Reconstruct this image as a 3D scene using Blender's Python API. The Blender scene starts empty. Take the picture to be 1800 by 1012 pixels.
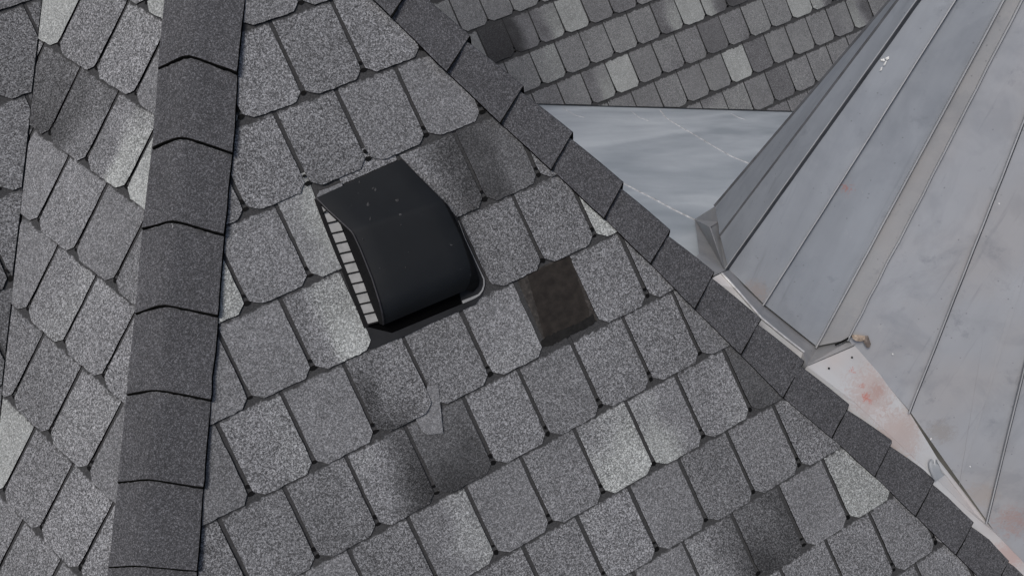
import bpy, bmesh, math, random
import numpy as np
from mathutils import Vector, Matrix, noise

SC = bpy.context.scene
# ---------------------------------------------------------------- camera, sky, sun
FPX = 1300.0
UP = np.array([-0.03978, -0.53379, -0.84468])          # "up" seen from the drone camera
UP = UP / np.linalg.norm(UP)
UX = np.array([0.88112, -0.41741, 0.22228]); UX = UX - UP * (UX @ UP); UX = UX / np.linalg.norm(UX)
UY = np.cross(UP, UX)
RW = np.stack([UX, UY, UP])                            # camera frame (x right, y down, z ahead) -> world
CAM = np.array([0.0, 0.0, 12.0])
def W(p): return Vector(RW @ np.asarray(p, float) + CAM)
def ray(x, y): return np.array([(x - 900) / FPX, (y - 506) / FPX, 1.0])
cd = bpy.data.cameras.new('camera'); cam = bpy.data.objects.new('camera', cd); SC.collection.objects.link(cam)
cx, cy, cz = RW @ [1, 0, 0], RW @ [0, -1, 0], RW @ [0, 0, -1]
cam.matrix_world = Matrix([[cx[0], cy[0], cz[0], CAM[0]], [cx[1], cy[1], cz[1], CAM[1]], [cx[2], cy[2], cz[2], CAM[2]], [0, 0, 0, 1]])
cd.sensor_width = 36; cd.lens = FPX / 1800 * 36; cd.clip_start = 0.02; cd.clip_end = 500
SC.camera = cam
SUNCAM = np.array([-0.34, -0.32, -0.88])               # towards the sun, camera frame
sd = RW @ SUNCAM; sd = sd / np.linalg.norm(sd)
elev = math.asin(sd[2]); azim = math.atan2(sd[0], sd[1])
wd = bpy.data.worlds.new('World'); SC.world = wd; wd.use_nodes = True
nt = wd.node_tree; bg = nt.nodes['Background']; sky = nt.nodes.new('ShaderNodeTexSky'); sky.sky_type = 'NISHITA'
sky.sun_disc = False; sky.sun_elevation = elev; sky.sun_rotation = azim; sky.dust_density = 4.0; sky.air_density = 1.0; sky.ozone_density = 1.0
nt.links.new(sky.outputs[0], bg.inputs[0]); bg.inputs[1].default_value = 0.09
sl = bpy.data.lights.new('sun', 'SUN'); sl.energy = 1.9; sl.angle = math.radians(20); sl.color = (1, 0.975, 0.94)
so = bpy.data.objects.new('sun', sl); SC.collection.objects.link(so); so.location = (0, 0, 30)
so.rotation_euler = Vector(sd).to_track_quat('Z', 'Y').to_euler()
SC.view_settings.view_transform = 'Standard'; SC.view_settings.look = 'None'; SC.view_settings.gamma = 1
SC.view_settings.exposure = 0.03

# ---------------------------------------------------------------- helpers
col = SC.collection
def link(o, parent=None):
    col.objects.link(o)
    if parent is not None: o.parent = parent
    return o
def thing(name, label, cat, group=None, kind=None):
    o = bpy.data.objects.new(name, None); o.empty_display_size = 0.1; link(o); tag(o, label, cat, group, kind); return o
def tag(o, label=None, cat=None, group=None, kind=None):
    if label: o['label'] = label
    if cat: o['category'] = cat
    if group: o['group'] = group
    if kind: o['kind'] = kind
    return o
def finish(name, bm, mats, parent=None, smooth=False, label=None):
    me = bpy.data.meshes.new(name); bm.normal_update(); bm.to_mesh(me); bm.free()
    for m in (mats if isinstance(mats, (list, tuple)) else [mats]): me.materials.append(m)
    if smooth:
        for p in me.polygons: p.use_smooth = True
    o = bpy.data.objects.new(name, me); link(o, parent)
    if label: o['label'] = label
    return o

class N:
    """tiny node-graph writer"""
    def __init__(s, name):
        s.m = bpy.data.materials.new(name); s.m.use_nodes = True; s.t = s.m.node_tree; s.b = s.t.nodes['Principled BSDF']
        s.geo = s.t.nodes.new('ShaderNodeNewGeometry').outputs['Position']
    def inp(s, sock, v):
        if isinstance(v, bpy.types.NodeSocket): s.t.links.new(v, sock)
        elif v is not None: sock.default_value = v
    def noise(s, scale, detail=2, rough=0.5, vec=None, dist=0.0):
        n = s.t.nodes.new('ShaderNodeTexNoise'); n.inputs['Scale'].default_value = scale; n.inputs['Detail'].default_value = detail
        n.inputs['Roughness'].default_value = rough; n.inputs['Distortion'].default_value = dist
        s.t.links.new(vec or s.geo, n.inputs['Vector']); return n.outputs['Fac']
    def voro(s, scale, out='Color', vec=None, feature='F1'):
        n = s.t.nodes.new('ShaderNodeTexVoronoi'); n.inputs['Scale'].default_value = scale; n.feature = feature
        s.t.links.new(vec or s.geo, n.inputs['Vector']); return n.outputs[out]
    def math(s, op, a, b=None, c=None, clamp=False):
        n = s.t.nodes.new('ShaderNodeMath'); n.operation = op; n.use_clamp = clamp
        s.inp(n.inputs[0], a); s.inp(n.inputs[1], b)
        if c is not None: s.inp(n.inputs[2], c)
        return n.outputs[0]
    def ramp(s, fac, stops, interp='LINEAR'):
        n = s.t.nodes.new('ShaderNodeValToRGB'); cr = n.color_ramp; cr.interpolation = interp
        while len(cr.elements) > 1: cr.elements.remove(cr.elements[-1])
        for i, (p, c) in enumerate(stops):
            c = (c, c, c, 1) if not isinstance(c, (tuple, list)) else (*c[:3], 1)
            if i == 0: e = cr.elements[0]; e.position = p
            else: e = cr.elements.new(p)
            e.color = c
        s.inp(n.inputs[0], fac); return n.outputs[0]
    def mix(s, fac, a, b, mode='MIX'):
        n = s.t.nodes.new('ShaderNodeMix'); n.data_type = 'RGBA'; n.blend_type = mode
        s.inp(n.inputs['Factor'], fac); A, B = n.inputs[6], n.inputs[7]
        for k, v in ((A, a), (B, b)):
            if isinstance(v, (int, float)): v = (v, v, v, 1)
            elif isinstance(v, (tuple, list)): v = (*v[:3], 1)
            s.inp(k, v)
        return n.outputs[2]
    def attr(s, name):
        n = s.t.nodes.new('ShaderNodeVertexColor'); n.layer_name = name
        q = s.t.nodes.new('ShaderNodeSeparateColor'); s.t.links.new(n.outputs[0], q.inputs[0]); return q.outputs
    def rgb(s, r, g, b):
        q = s.t.nodes.new('ShaderNodeCombineColor')
        for i, v in enumerate((r, g, b)): s.inp(q.inputs[i], v)
        return q.outputs[0]
    def mapped(s, rot, scale):
        n = s.t.nodes.new('ShaderNodeMapping'); n.inputs['Rotation'].default_value = rot; n.inputs['Scale'].default_value = scale
        s.t.links.new(s.geo, n.inputs['Vector']); return n.outputs[0]
    def along(s, d, k):
        """position squeezed along world direction d (streaks run along d)"""
        d = Vector(d).normalized(); q = d.to_track_quat('X', 'Z').inverted().to_euler()
        m1 = s.t.nodes.new('ShaderNodeMapping'); m1.inputs['Rotation'].default_value = q; s.t.links.new(s.geo, m1.inputs['Vector'])
        m2 = s.t.nodes.new('ShaderNodeMapping'); m2.inputs['Scale'].default_value = (k, 1, 1); s.t.links.new(m1.outputs[0], m2.inputs['Vector'])
        return m2.outputs[0]
    def dist(s, p):
        n = s.t.nodes.new('ShaderNodeVectorMath'); n.operation = 'DISTANCE'; s.t.links.new(s.geo, n.inputs[0]); n.inputs[1].default_value = p
        return n.outputs['Value']
    def bump(s, h, strength, distance):
        n = s.t.nodes.new('ShaderNodeBump'); n.inputs['Strength'].default_value = strength; n.inputs['Distance'].default_value = distance
        s.inp(n.inputs['Height'], h); s.t.links.new(n.outputs[0], s.b.inputs['Normal'])
    def out(s, color, rough=0.9, metal=0.0, spec=None):
        s.inp(s.b.inputs['Base Color'], (*color, 1) if isinstance(color, tuple) else color)
        s.inp(s.b.inputs['Roughness'], rough); s.inp(s.b.inputs['Metallic'], metal)
        if spec is not None: s.b.inputs['Specular IOR Level'].default_value = spec
        return s.m

# ---------------------------------------------------------------- materials
def granule_mat(name, lo, mid, hi, cell, tint=(0.985, 0.99, 1.02), useattr=True, base=1.0):
    n = N(name)
    a = n.noise(cell, 1.5, 0.6, dist=0.6)
    b = n.voro(cell * 1.9, 'Color'); b = n.math('MULTIPLY', b, 1.0)
    g = n.math('ADD', n.math('MULTIPLY', a, 0.62), n.math('MULTIPLY', b, 0.38))
    g = n.math('ADD', g, n.math('MULTIPLY', n.math('SUBTRACT', n.noise(cell * 3.1, 0), 0.5), 0.35))
    sp = n.ramp(g, [(0.31, lo * 1.15), (0.43, (lo + mid) * 0.53), (0.515, mid), (0.64, hi * .95), (0.78, hi * 1.35)])
    cloud = n.math('MULTIPLY', n.math('MULTIPLY_ADD', n.noise(9, 4, 0.65), 0.42, 0.79), n.math('MULTIPLY_ADD', n.noise(2.6, 2), 0.36, 0.82)); cloud = n.math('MULTIPLY', cloud, n.math('MULTIPLY_ADD', n.noise(38, 2, 0.6), 0.34, 0.83))
    v = n.math('MULTIPLY', sp, n.math('MULTIPLY', cloud, base))
    if useattr:
        at = n.attr('tone')
        flatv = n.math('MULTIPLY', n.math('MULTIPLY', cloud, base), mid * 1.02)
        fm = n.math('MULTIPLY', at[2], n.ramp(n.noise(6, 2), [(0.35, 0.75), (0.65, 1.0)]))
        v = n.math('ADD', n.math('MULTIPLY', v, n.math('SUBTRACT', 1.0, fm)), n.math('MULTIPLY', flatv, fm))
        v = n.math('MULTIPLY', v, n.math('MULTIPLY', at[0], 2.0))
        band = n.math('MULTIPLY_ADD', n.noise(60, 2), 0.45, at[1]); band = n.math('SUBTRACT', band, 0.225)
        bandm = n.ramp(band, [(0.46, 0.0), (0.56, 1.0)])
        # lighter blends are a touch greener, darker ones neutral
        lightm = n.ramp(at[0], [(0.55, 0.0), (0.85, 1.0)])
        c = n.rgb(n.math('MULTIPLY', v, tint[0]), n.math('MULTIPLY', v, tint[1]), n.math('MULTIPLY', v, tint[2]))
        c2 = n.rgb(n.math('MULTIPLY', v, 0.98), n.math('MULTIPLY', v, 1.01), n.math('MULTIPLY', v, 0.98))
        c = n.mix(lightm, c, c2)
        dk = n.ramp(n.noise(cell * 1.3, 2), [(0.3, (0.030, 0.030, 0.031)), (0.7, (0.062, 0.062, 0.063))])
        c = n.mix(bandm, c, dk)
    else:
        c = n.rgb(n.math('MULTIPLY', v, tint[0]), n.math('MULTIPLY', v, tint[1]), n.math('MULTIPLY', v, tint[2]))
    n.bump(g, 0.55, 0.0022)
    return n.out(c, 0.93, 0, 0.25)
GR = granule_mat('granulated_shingle', 0.036, 0.150, 0.305, 172)
GRF = granule_mat('granulated_shingle_far', 0.060, 0.118, 0.20, 165, tint=(0.985, 0.98, 1.01))
CAPM = granule_mat('granulated_cap', 0.034, 0.066, 0.135, 190, tint=(0.98, 0.98, 1.04), useattr=False)
SCRAPM = granule_mat('worn_shingle_scrap', 0.10, 0.165, 0.235, 170, useattr=False)
def simple(name, c, rough=0.9, var=0.2, scale=80, metal=0, spec=0.3):
    n = N(name); f = n.noise(scale, 3)
    lo = tuple(x * (1 - var) for x in c); hi = tuple(x * (1 + var) for x in c)
    return n.out(n.ramp(f, [(0.3, lo), (0.7, hi)]), rough, metal, spec)
EDGE = simple('asphalt_edge', (0.007, 0.007, 0.0065), 1.0, spec=0.0)
DARKG = simple('dark_granule_band', (0.042, 0.042, 0.043), 0.95, 0.3, 170)
SEAL = simple('asphalt_sealant', (0.004, 0.004, 0.004), 0.7, spec=0.1)

# ---------------------------------------------------------------- roof planes (fitted to the tab lattice)
S = 0.2; EXP = 1.2988
class Plane:
    def __init__(s, R, t): s.R = np.array(R, float); s.t = np.array(t, float); s.n = -s.R[:, 2]; s.k = 1.0
    def P(s, u, v, h=0.0): return s.t + S * (s.R[:, 0] * u + s.R[:, 1] * v * EXP * s.k) + s.n * h
    def hit(s, x, y, h=0.0):
        d = ray(x, y); return d * ((s.n @ s.t + h) / (s.n @ d))
    def uv(s, p):
        q = np.asarray(p) - s.t; return (q @ s.R[:, 0]) / S, (q @ s.R[:, 1]) / S / EXP
M = Plane([[0.88112, 0.415, -0.22674], [-0.41741, 0.90786, 0.0396], [0.22228, 0.05975, 0.97315]], [-0.82202, -0.52014, 2.23837])
L = Plane([[0.80102, -0.48239, 0.35449], [0.4883, 0.86907, 0.07925], [-0.3463, 0.10962, 0.9317]], [-1.47339, -0.7966, 2.41939])
F = Plane([[0.87703, 0.39925, -0.26722], [-0.41997, 0.90725, -0.02285], [0.23332, 0.13227, 0.96336]], [-0.16767, -1.82703, 5.04294])
M.n = M.n if M.n[2] < 0 else -M.n
for pl in (M, L, F):
    assert pl.n[2] < 0
def shift_tab(vals, slope):
    def f(v):
        if v in vals: return vals[v]
        ks = sorted(vals)
        return vals[ks[0]] + slope * (v - ks[0]) if v < ks[0] else vals[ks[-1]] + slope * (v - ks[-1])
    return f
shM = shift_tab({0: 0.0, 1: -0.021, 2: -0.084, 3: -0.125, 4: -0.199, 5: -0.252, 6: -0.314, 7: -0.384, 8: -0.417, 9: -0.499}, -0.055)
shL = shift_tab({0: 0.0, 1: 0.161, 2: 0.271, 3: 0.389, 4: 0.426, 5: 0.61}, 0.115)
shF = shift_tab({0: 0.0, 1: -0.026, 2: -0.073, 3: -0.085, 4: -0.05, 5: -0.082}, -0.01)
# left-over slope beyond the valley: runs level with M, hinged on the valley line of L
va, vb = L.hit(77, 0), L.hit(5, 710)
vd = (vb - va) / np.linalg.norm(vb - va)
nll = np.cross(M.R[:, 0], vd); nll /= np.linalg.norm(nll)
if nll[2] > 0: nll = -nll
r1 = np.cross(-nll, M.R[:, 0])
if r1[1] < 0: r1 = -r1
LL = Plane(np.stack([M.R[:, 0], r1, -nll], 1), va); LL.n = nll
o_ = LL.hit(42, 6); LL.k = 1.08; LL.t = o_ + S * LL.R[:, 1] * EXP * 0.91 * 1.08
# hip lines (camera frame)
hipd = np.cross(M.n, L.n); hipd /= np.linalg.norm(hipd)
if hipd[1] < 0: hipd = -hipd
hip0 = np.linalg.solve(np.array([M.n, L.n, hipd]), [M.n @ M.t, L.n @ L.t, hipd @ M.hit(300, 500)])
rc = [(689, -62), (825, 68), (919, 156), (1006, 237), (1095, 325), (1177.5, 409), (1255, 483), (1338, 566), (1414, 640), (1493, 716), (1568, 779), (1643, 845), (1712.5, 921), (1778, 984), (1850, 1052)]
ra, rb = M.hit(825, 68), M.hit(1778, 984)
rhd = (rb - ra) / np.linalg.norm(rb - ra)
outw = np.cross(rhd, UP); outw /= np.linalg.norm(outw)
if outw[0] < 0: outw = -outw

def cut(bm, p, d, keep):
    """cut along the upright plane through line p+d*t (camera frame); keep the side of point keep"""
    n = np.cross(d, UP); n /= np.linalg.norm(n)
    if n @ (np.asarray(keep) - p) > 0: n = -n
    bmesh.ops.bisect_plane(bm, geom=bm.verts[:] + bm.edges[:] + bm.faces[:], dist=1e-6, plane_co=W(p), plane_no=Vector(RW @ n), clear_outer=True)

def flat(bm, pts, h, th, mi=0, pl=M, sub=0.0, seed=1):
    r = random.Random(seed); ring = []
    for i in range(len(pts)):
        (x1, y1), (x2, y2) = pts[i][:2], pts[(i + 1) % len(pts)][:2]
        m = max(1, int(math.hypot(x2 - x1, y2 - y1) / 3)) if sub else 1
        for j in range(m):
            ring.append((x1 + (x2 - x1) * j / m + r.gauss(0, sub), y1 + (y2 - y1) * j / m + r.gauss(0, sub)))
    top = [bm.verts.new(W(pl.hit(x, y, h))) for x, y in ring]
    bot = [bm.verts.new(v.co - Vector(RW @ pl.n) * th) for v in top]
    f = bm.faces.new(top); f.material_index = mi
    for i in range(len(top)):
        g = bm.faces.new((top[i], bot[i], bot[(i + 1) % len(top)], top[(i + 1) % len(top)])); g.material_index = mi
def tab_geo(bm, lay, pl, row, k, s, tones, rng, band=True, lift=(0, 0), nc=10, nr=12, slit=0.032, mi=(0, 1)):
    """one shingle tab between notches k and k+1: a thin slab with chamfered corners and a rough edge"""
    vs = []; ch = 0.095; cl = 0.165 + rng.uniform(-0.02, 0.015); cr_ = 0.135 + rng.uniform(-0.02, 0.015)
    sm = rng.choice((0.0, 0.05, 0.1, 0.2, 0.35))
    jb = rng.uniform(-0.008, 0.008); tilt = rng.uniform(-0.006, 0.006)
    sl = slit + rng.uniform(-0.006, 0.006); sr = slit + rng.uniform(-0.006, 0.006)
    hb = 0.0100 + rng.uniform(-0.001, 0.0015); warp = rng.uniform(0, 0.0014)
    top = row - 1 - 0.12
    tt = [i / (nr - 3) * (1 - 0.075) for i in range(nr - 2)] + [0.962, 1.0]
    for j, t in enumerate(tt):
        v = top + (row + ch - top) * t
        f = max(0.0, (v - row + 0.004) / (ch + 0.004)) if v > row else 0.0
        a = k + sl + cl * f; b = k + 1 - sr - cr_ * f
        rowv = []
        for i in range(nc + 1):
            c = i / nc; u = a + (b - a) * c
            vv = v + (tilt * (c - 0.5) + jb) * t
            if i in (0, nc): u += rng.gauss(0, 0.0028)
            if j == len(tt) - 1: vv += rng.gauss(0, 0.0035)
            lf = lift[0] * (1 - c) + lift[1] * c
            h = 0.003 + (hb - 0.003) * t + warp * math.sin(c * math.pi + 1.5) * t + lf * max(0, (t - 0.45) / 0.55) ** 1.5
            p = bm.verts.new(W(pl.P(u + s, vv, h)))
            vis = max(0.0, min(1.0, (v - (row - 1 + ch)) / (1.0)))
            c_ = c; c = min(1, max(0, (c + 0.25 * noise.noise(Vector((u * 1.7, v * 2.1 + row, k)))- 0.22) / 0.56)); c = c * c * (3 - 2 * c)
            T = (tones[0] * (1 - c) + tones[1] * c) * (1 - vis) + (tones[2] * (1 - c) + tones[3] * c) * vis
            T = 1 + (T - 1) * (1.5 if T > 1.12 else (1.0 if T > 1 else 1.2)); T = max(T, 0.32)
            w = noise.noise(Vector((u * 2.7 + row * 3.1, v * 2.7, k * 1.7))) * 0.35 * abs(max(tones) - min(tones))
            T = max(0.2, T + w)
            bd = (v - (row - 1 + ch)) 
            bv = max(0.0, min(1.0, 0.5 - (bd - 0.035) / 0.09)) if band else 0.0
            c = c_
            p[lay] = (T * 0.5, bv, min(0.55, sm + max(0, T - 1.25) * 0.35), 1)
            rowv.append(p)
        vs.append(rowv)
    for j in range(len(tt) - 1):
        for i in range(nc):
            f = bm.faces.new((vs[j][i], vs[j + 1][i], vs[j + 1][i + 1], vs[j][i + 1])); f.material_index = mi[0]; f.smooth = True
    loop = [r[0] for r in vs] + vs[-1][1:] + [r[-1] for r in reversed(vs[:-1])]
    nw = Vector(RW @ pl.n)
    low = []; hi_ = []
    for p in loop:
        q = bm.verts.new(p.co - nw * 0.0055); q[lay] = p[lay]; low.append(q)
        q = bm.verts.new(p.co); q[lay] = p[lay]; hi_.append(q)
    loop = hi_
    for i in range(len(loop) - 1):
        f = bm.faces.new((loop[i], low[i], low[i + 1], loop[i + 1])); f.material_index = mi[1]

def blob(bm, lay, pl, u, v, s, ru, rv, h, rng, mi=2, n=9):
    c = [bm.verts.new(W(pl.P(u + s + ru * math.cos(a) * rng.uniform(.75, 1.15), v + rv * math.sin(a) * rng.uniform(.75, 1.15), h))) for a in [2 * math.pi * i / n for i in range(n)]]
    for p in c: p[lay] = (0.5, 0, 0, 1)
    f = bm.faces.new(c); f.material_index = mi
def slope(name, pl, rows, cols, sh, tones, seed, clips, parent, skip=(), special=None, base=1.0, gm=GR, lifts={}, noband=(), label=None, nc=10, nr=12, spots=True, slit=0.032):
    rng = random.Random(seed)
    bm = bmesh.new(); lay = bm.verts.layers.float_color.new('tone')
    for row in range(*rows):
        s = sh(row); off = 0.5 if row % 2 else 0.0
        for kk in range(*cols):
            k = kk + off
            if (row, k) in skip: continue
            r = rng.gauss(0, 0.055)
            b = rng.random()
            dflt = [base + r + rng.gauss(0, 0.03) for _ in range(4)]
            if b < 0.10: dflt = [dflt[0], dflt[1] + .12, dflt[2] + 0.05, dflt[3] + .16]
            elif b < 0.2: dflt = [dflt[0], dflt[1], dflt[2] - .12, dflt[3] - .06]
            T = tones.get((row, k), dflt)
            key = (row, k)
            if special and key in special:
                t2 = bmesh.new(); l2 = t2.verts.layers.float_color.new('tone')
                tab_geo(t2, l2, pl, row, k, s, T, rng, band=key not in noband, nc=24, nr=26)
                for (x1, y1), (x2, y2), (kx, ky) in special[key]:
                    A, B, K = pl.hit(x1, y1), pl.hit(x2, y2), pl.hit(kx, ky)
                    cut(t2, A, B - A, K)
                mp = {}
                for v in t2.verts:
                    q = bm.verts.new(v.co); q[lay] = v[l2]; mp[v] = q
                for f in t2.faces:
                    g = bm.faces.new([mp[v] for v in f.verts]); g.material_index = f.material_index; g.smooth = f.smooth
                t2.free()
            else:
                tab_geo(bm, lay, pl, row, k, s, T, rng, band=key not in noband, lift=lifts.get(key, (0, 0)), nc=nc, nr=nr, slit=slit)
            if spots and (row, k - 1) not in skip:
                # asphalt showing at the foot of the slit
                blob(bm, lay, pl, k, row + 0.018, s, 0.052 * rng.uniform(.8, 1.3), 0.026 * rng.uniform(.7, 1.4), 0.0058, rng)
                if rng.random() < 0.85:
                    blob(bm, lay, pl, k, row - 0.075, s, 0.034, 0.02 * rng.uniform(.8, 1.6), 0.0086, rng)
    # deck of dark granules seen in the slits
    u0, u1, v0, v1 = cols[0] - 2, cols[1] + 2, rows[0] - 2, rows[1]
    nU, nV = 12, 12
    g = [[bm.verts.new(W(pl.P(u0 + (u1 - u0) * i / nU, v0 + (v1 - v0) * j / nV, 0.0012))) for i in range(nU + 1)] for j in range(nV + 1)]
    for rr in g:
        for p in rr: p[lay] = (0.5, 0, 0, 1)
    for j in range(nV):
        for i in range(nU):
            f = bm.faces.new((g[j][i], g[j + 1][i], g[j + 1][i + 1], g[j][i + 1])); f.material_index = 3
    for p, d, k in clips: cut(bm, p, d, k)
    return finish(name, bm, [gm, EDGE, SEAL, DARKG], parent, label=label)

roof = thing('shingle_roof', 'large near roof of grey tabbed shingles with two hips, carrying the black vent', 'roofing')  # roof alone; nothing below the eaves is built
inM = M.hit(700, 600)
Mt = {(2, 0.0): [1.15, 1.7, 1.3, 1.95], (3, -.5): [0.95, 1.35, 1.0, 1.85], (2, -2.0): [1.4, 1.6, 1.5, 1.6], (6, -3.0): [1.2, 1.2, 1.4, 1.45], (6, -2.0): [1.1, 1.05, 1.35, 1.1],
      (6, 3.0): [1.1, 1.3, 1.6, 1.75], (6, 4.0): [1.1, 1.0, 1.7, 1.1], (8, 7.0): [1.35, 1.45, 1.55, 1.5], (3, 4.5): [1.7, 1.8, 1.8, 1.8], (2, 2.0): [1.0, 0.62, 0.95, 0.48],
      (2, 3.0): [0.52, 0.72, 0.45, 0.8], (4, 0.0): [0.85, 1.0, 0.36, 1.05], (5, .5): [0.85, 0.7, 0.38, 0.45], (5, -.5): [1.1, 0.65, 1.05, 0.42], (8, 5.0): [0.75, 0.6, 0.38, 0.5],
      (8, 4.0): [1.1, 0.8, 1.25, 0.5], (6, 6.0): [0.65, 0.7, 0.55, 0.6], (6, 0.0): [0.95, 1.25, 0.95, 1.35], (7, -2.5): [1.1, 1.1, 1.1, 1.1], (8, 6.0): [1.0, 1.0, 1.05, 1.05],
      (2, 1.0): [1.08, 1.08, 1.0, 1.0], (1, 1.5): [0.98, 0.98, 0.98, 1.0], (0, 0.0): [1.02, 1.02, 1.1, 1.1], (4, 2.0): [1.05, 1.1, 1.15, 1.15]}
spec = {(2, 0.0): [((556, 352), (645, 588), (520, 450))], (2, 1.0): [((556, 347), (706, 280), (600, 300))], (2, 2.0): [((706, 279), (806, 388), (850, 320))]}
slope('roof_slope', M, (-6, 11), (-7, 14), shM, Mt, 4, [(hip0, hipd, inM), (ra - outw * 0.03, rhd, inM)], roof, skip={(3, .5), (3, 1.5), (4, 3.0)},
      special=spec, noband={(2, 1.0), (2, 0.0)}, lifts={(4, 0.0): (0, 0.0125)}, label='wide middle slope holding the black vent and the missing tab')
Lt = {(1, 1.5): [1.0, 1.25, 1.0, 1.75], (1, 2.5): [1.6, 1.6, 1.8, 1.8], (0, -1.0): [1.55, 1.6, 1.5, 1.6], (5, 1.5): [1.5, 1.5, 1.65, 1.6], (-1, 1.5): [1.4, 1.4, 1.5, 1.5],
      (1, .5): [0.65, 0.7, 0.5, 0.95], (1, -.5): [0.75, 0.7, 0.5, 0.5]}
inL = L.hit(170, 500)
off = np.cross(vd, UP); off /= np.linalg.norm(off)
if off @ (inL - va) < 0: off = -off
slope('roof_slope', L, (-5, 8), (-9, 9), shL, Lt, 9, [(hip0, hipd, inL), (va + off * 0.0025, vd, inL)], roof, base=1.05, label='side slope between the valley line and the left hip')
outL = LL.hit(-100, 500)
slope('roof_slope', LL, (-3, 7), (-6, 4), lambda v: 0.0 if v % 2 == 0 else -0.08, {}, 12, [(va - off * 0.0025, vd, outL)], roof, base=0.85, label='narrow strip of slope left of the valley line')
# dark valley lining under the joint
bm = bmesh.new()
q = [va - vd * 1.5, vb + vd * 1.5]; lay = [p + o * off + UP * h for p in q for o, h in ((-0.03, -0.016), (0.03, -0.016))]
vv = [bm.verts.new(W(p)) for p in lay]; bm.faces.new((vv[0], vv[1], vv[3], vv[2])); finish('valley_lining', bm, EDGE, roof)

# ---------------------------------------------------------------- hip caps
def slab(bm, grid, nrm, th=0.005, mi=(0, 1), last=None):
    """grid of camera-frame points -> a slab with dark edges"""
    top = [[bm.verts.new(W(p)) for p in r] for r in grid]
    bot = [[bm.verts.new(W(np.asarray(p) - nrm * th)) for p in r] for r in grid]
    t2 = [[bm.verts.new(v.co) for v in r] for r in top]; b2 = [[bm.verts.new(v.co) for v in r] for r in bot]
    a, b = len(grid), len(grid[0])
    for j in range(a - 1):
        for i in range(b - 1):
            f = bm.faces.new((top[j][i], top[j + 1][i], top[j + 1][i + 1], top[j][i + 1])); f.material_index = last if (last is not None and j == a - 2) else mi[0]; f.smooth = True
            f = bm.faces.new((bot[j][i], bot[j][i + 1], bot[j + 1][i + 1], bot[j + 1][i])); f.material_index = mi[1]
    def side(idx):
        for (j0, i0), (j1, i1) in zip(idx[:-1], idx[1:]):
            f = bm.faces.new((t2[j0][i0], b2[j0][i0], b2[j1][i1], t2[j1][i1])); f.material_index = mi[1]
    side([(j, 0) for j in range(a)]); side([(a - 1, i) for i in range(b)]); side([(j, b - 1) for j in reversed(range(a))]); side([(0, i) for i in reversed(range(b))])
    bmesh.ops.delete(bm, geom=[v for v in bm.verts if not v.link_faces], context='VERTS')
rng = random.Random(3)
def bend(pts, n):
    """soft fold through three points"""
    a, c, b = pts; out = []
    for i in range(n + 1):
        t = i / n
        if t < 0.5: p = a + (c - a) * (t * 2)
        else: p = c + (b - c) * (t * 2 - 1)
        w = math.exp(-((t - 0.5) / 0.06) ** 2) * 0.10
        p = p * (1 - w) + (a + b) / 2 * w
        out.append(p)
    return out
lc = [[(303, -160), (351, -172), (443, -150)], [(290, -15), (342, -27), (430, -9)], [(277, 119.5), (332, 107), (417, 128)], [(267.5, 260), (321, 249), (408, 269)], [(250, 402), (305, 396), (393, 412)],
      [(237, 551), (294, 543), (382, 555)], [(222, 694), (285, 691), (370, 703)], [(207, 848), (265, 847), (357, 857)], [(190, 997), (250, 998), (346, 1004)], [(176, 1150), (234, 1152), (335, 1157)]]
def lcap(row, h):
    a = L.hit(*row[0], h); b = M.hit(*row[2], h + (0.008 if h > .015 else 0.002))
    d = ray(*row[1]); # crest: nearest point on the hip to that pixel
    w0 = hip0; A = np.array([[hipd @ hipd, -hipd @ d], [hipd @ d, -d @ d]]); t = np.linalg.solve(A, [-(hipd @ w0), -(d @ w0)])[0]
    return [a, hip0 + hipd * t + UP * (h + 0.005), b]
for i in range(1, len(lc)):
    p0, p1 = lcap(lc[i - 1], 0.0115), lcap(lc[i], 0.0205)
    p0 = [p - hipd * 0.03 for p in p0]
    g = []
    j0 = rng.uniform(-.002, .002)
    for t in (0, .25, .5, .75, .93, .989, 1.0):
        base = bend([a + (b - a) * t for a, b in zip(p0, p1)], 20)
        g.append([p + (hipd * rng.gauss(0, 0.0008) if t == 1 else 0) + UP * 0.0015 * math.sin(i * 2.1 + k * 0.5) * t for k, p in enumerate(base)])
        for kk in (0, -1): g[-1][kk] = g[-1][kk] + np.array([rng.gauss(0, .0010), 0, 0])
    bm = bmesh.new(); slab(bm, g, UP, 0.011, last=1); finish('hip_cap', bm, [CAPM, EDGE], roof)
rl = [(654, -86), (787, 128 - 0), (881, 217.5), (971, 299), (1064, 385), (1145, 464), (1222, 543.5), (1303, 623.5), (1377.5, 699.5), (1464, 771), (1540, 839), (1611, 908), (1681, 975), (1745, 1037), (1815, 1105)]
rl[0] = (689, 31); rc[0] = (728, -29)
rl = [(592, -62)] + rl; rc = [(631, -122)] + rc
DOWN = -UP
outw = np.cross(rhd, UP); outw /= np.linalg.norm(outw)
if outw[0] < 0: outw = -outw
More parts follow.
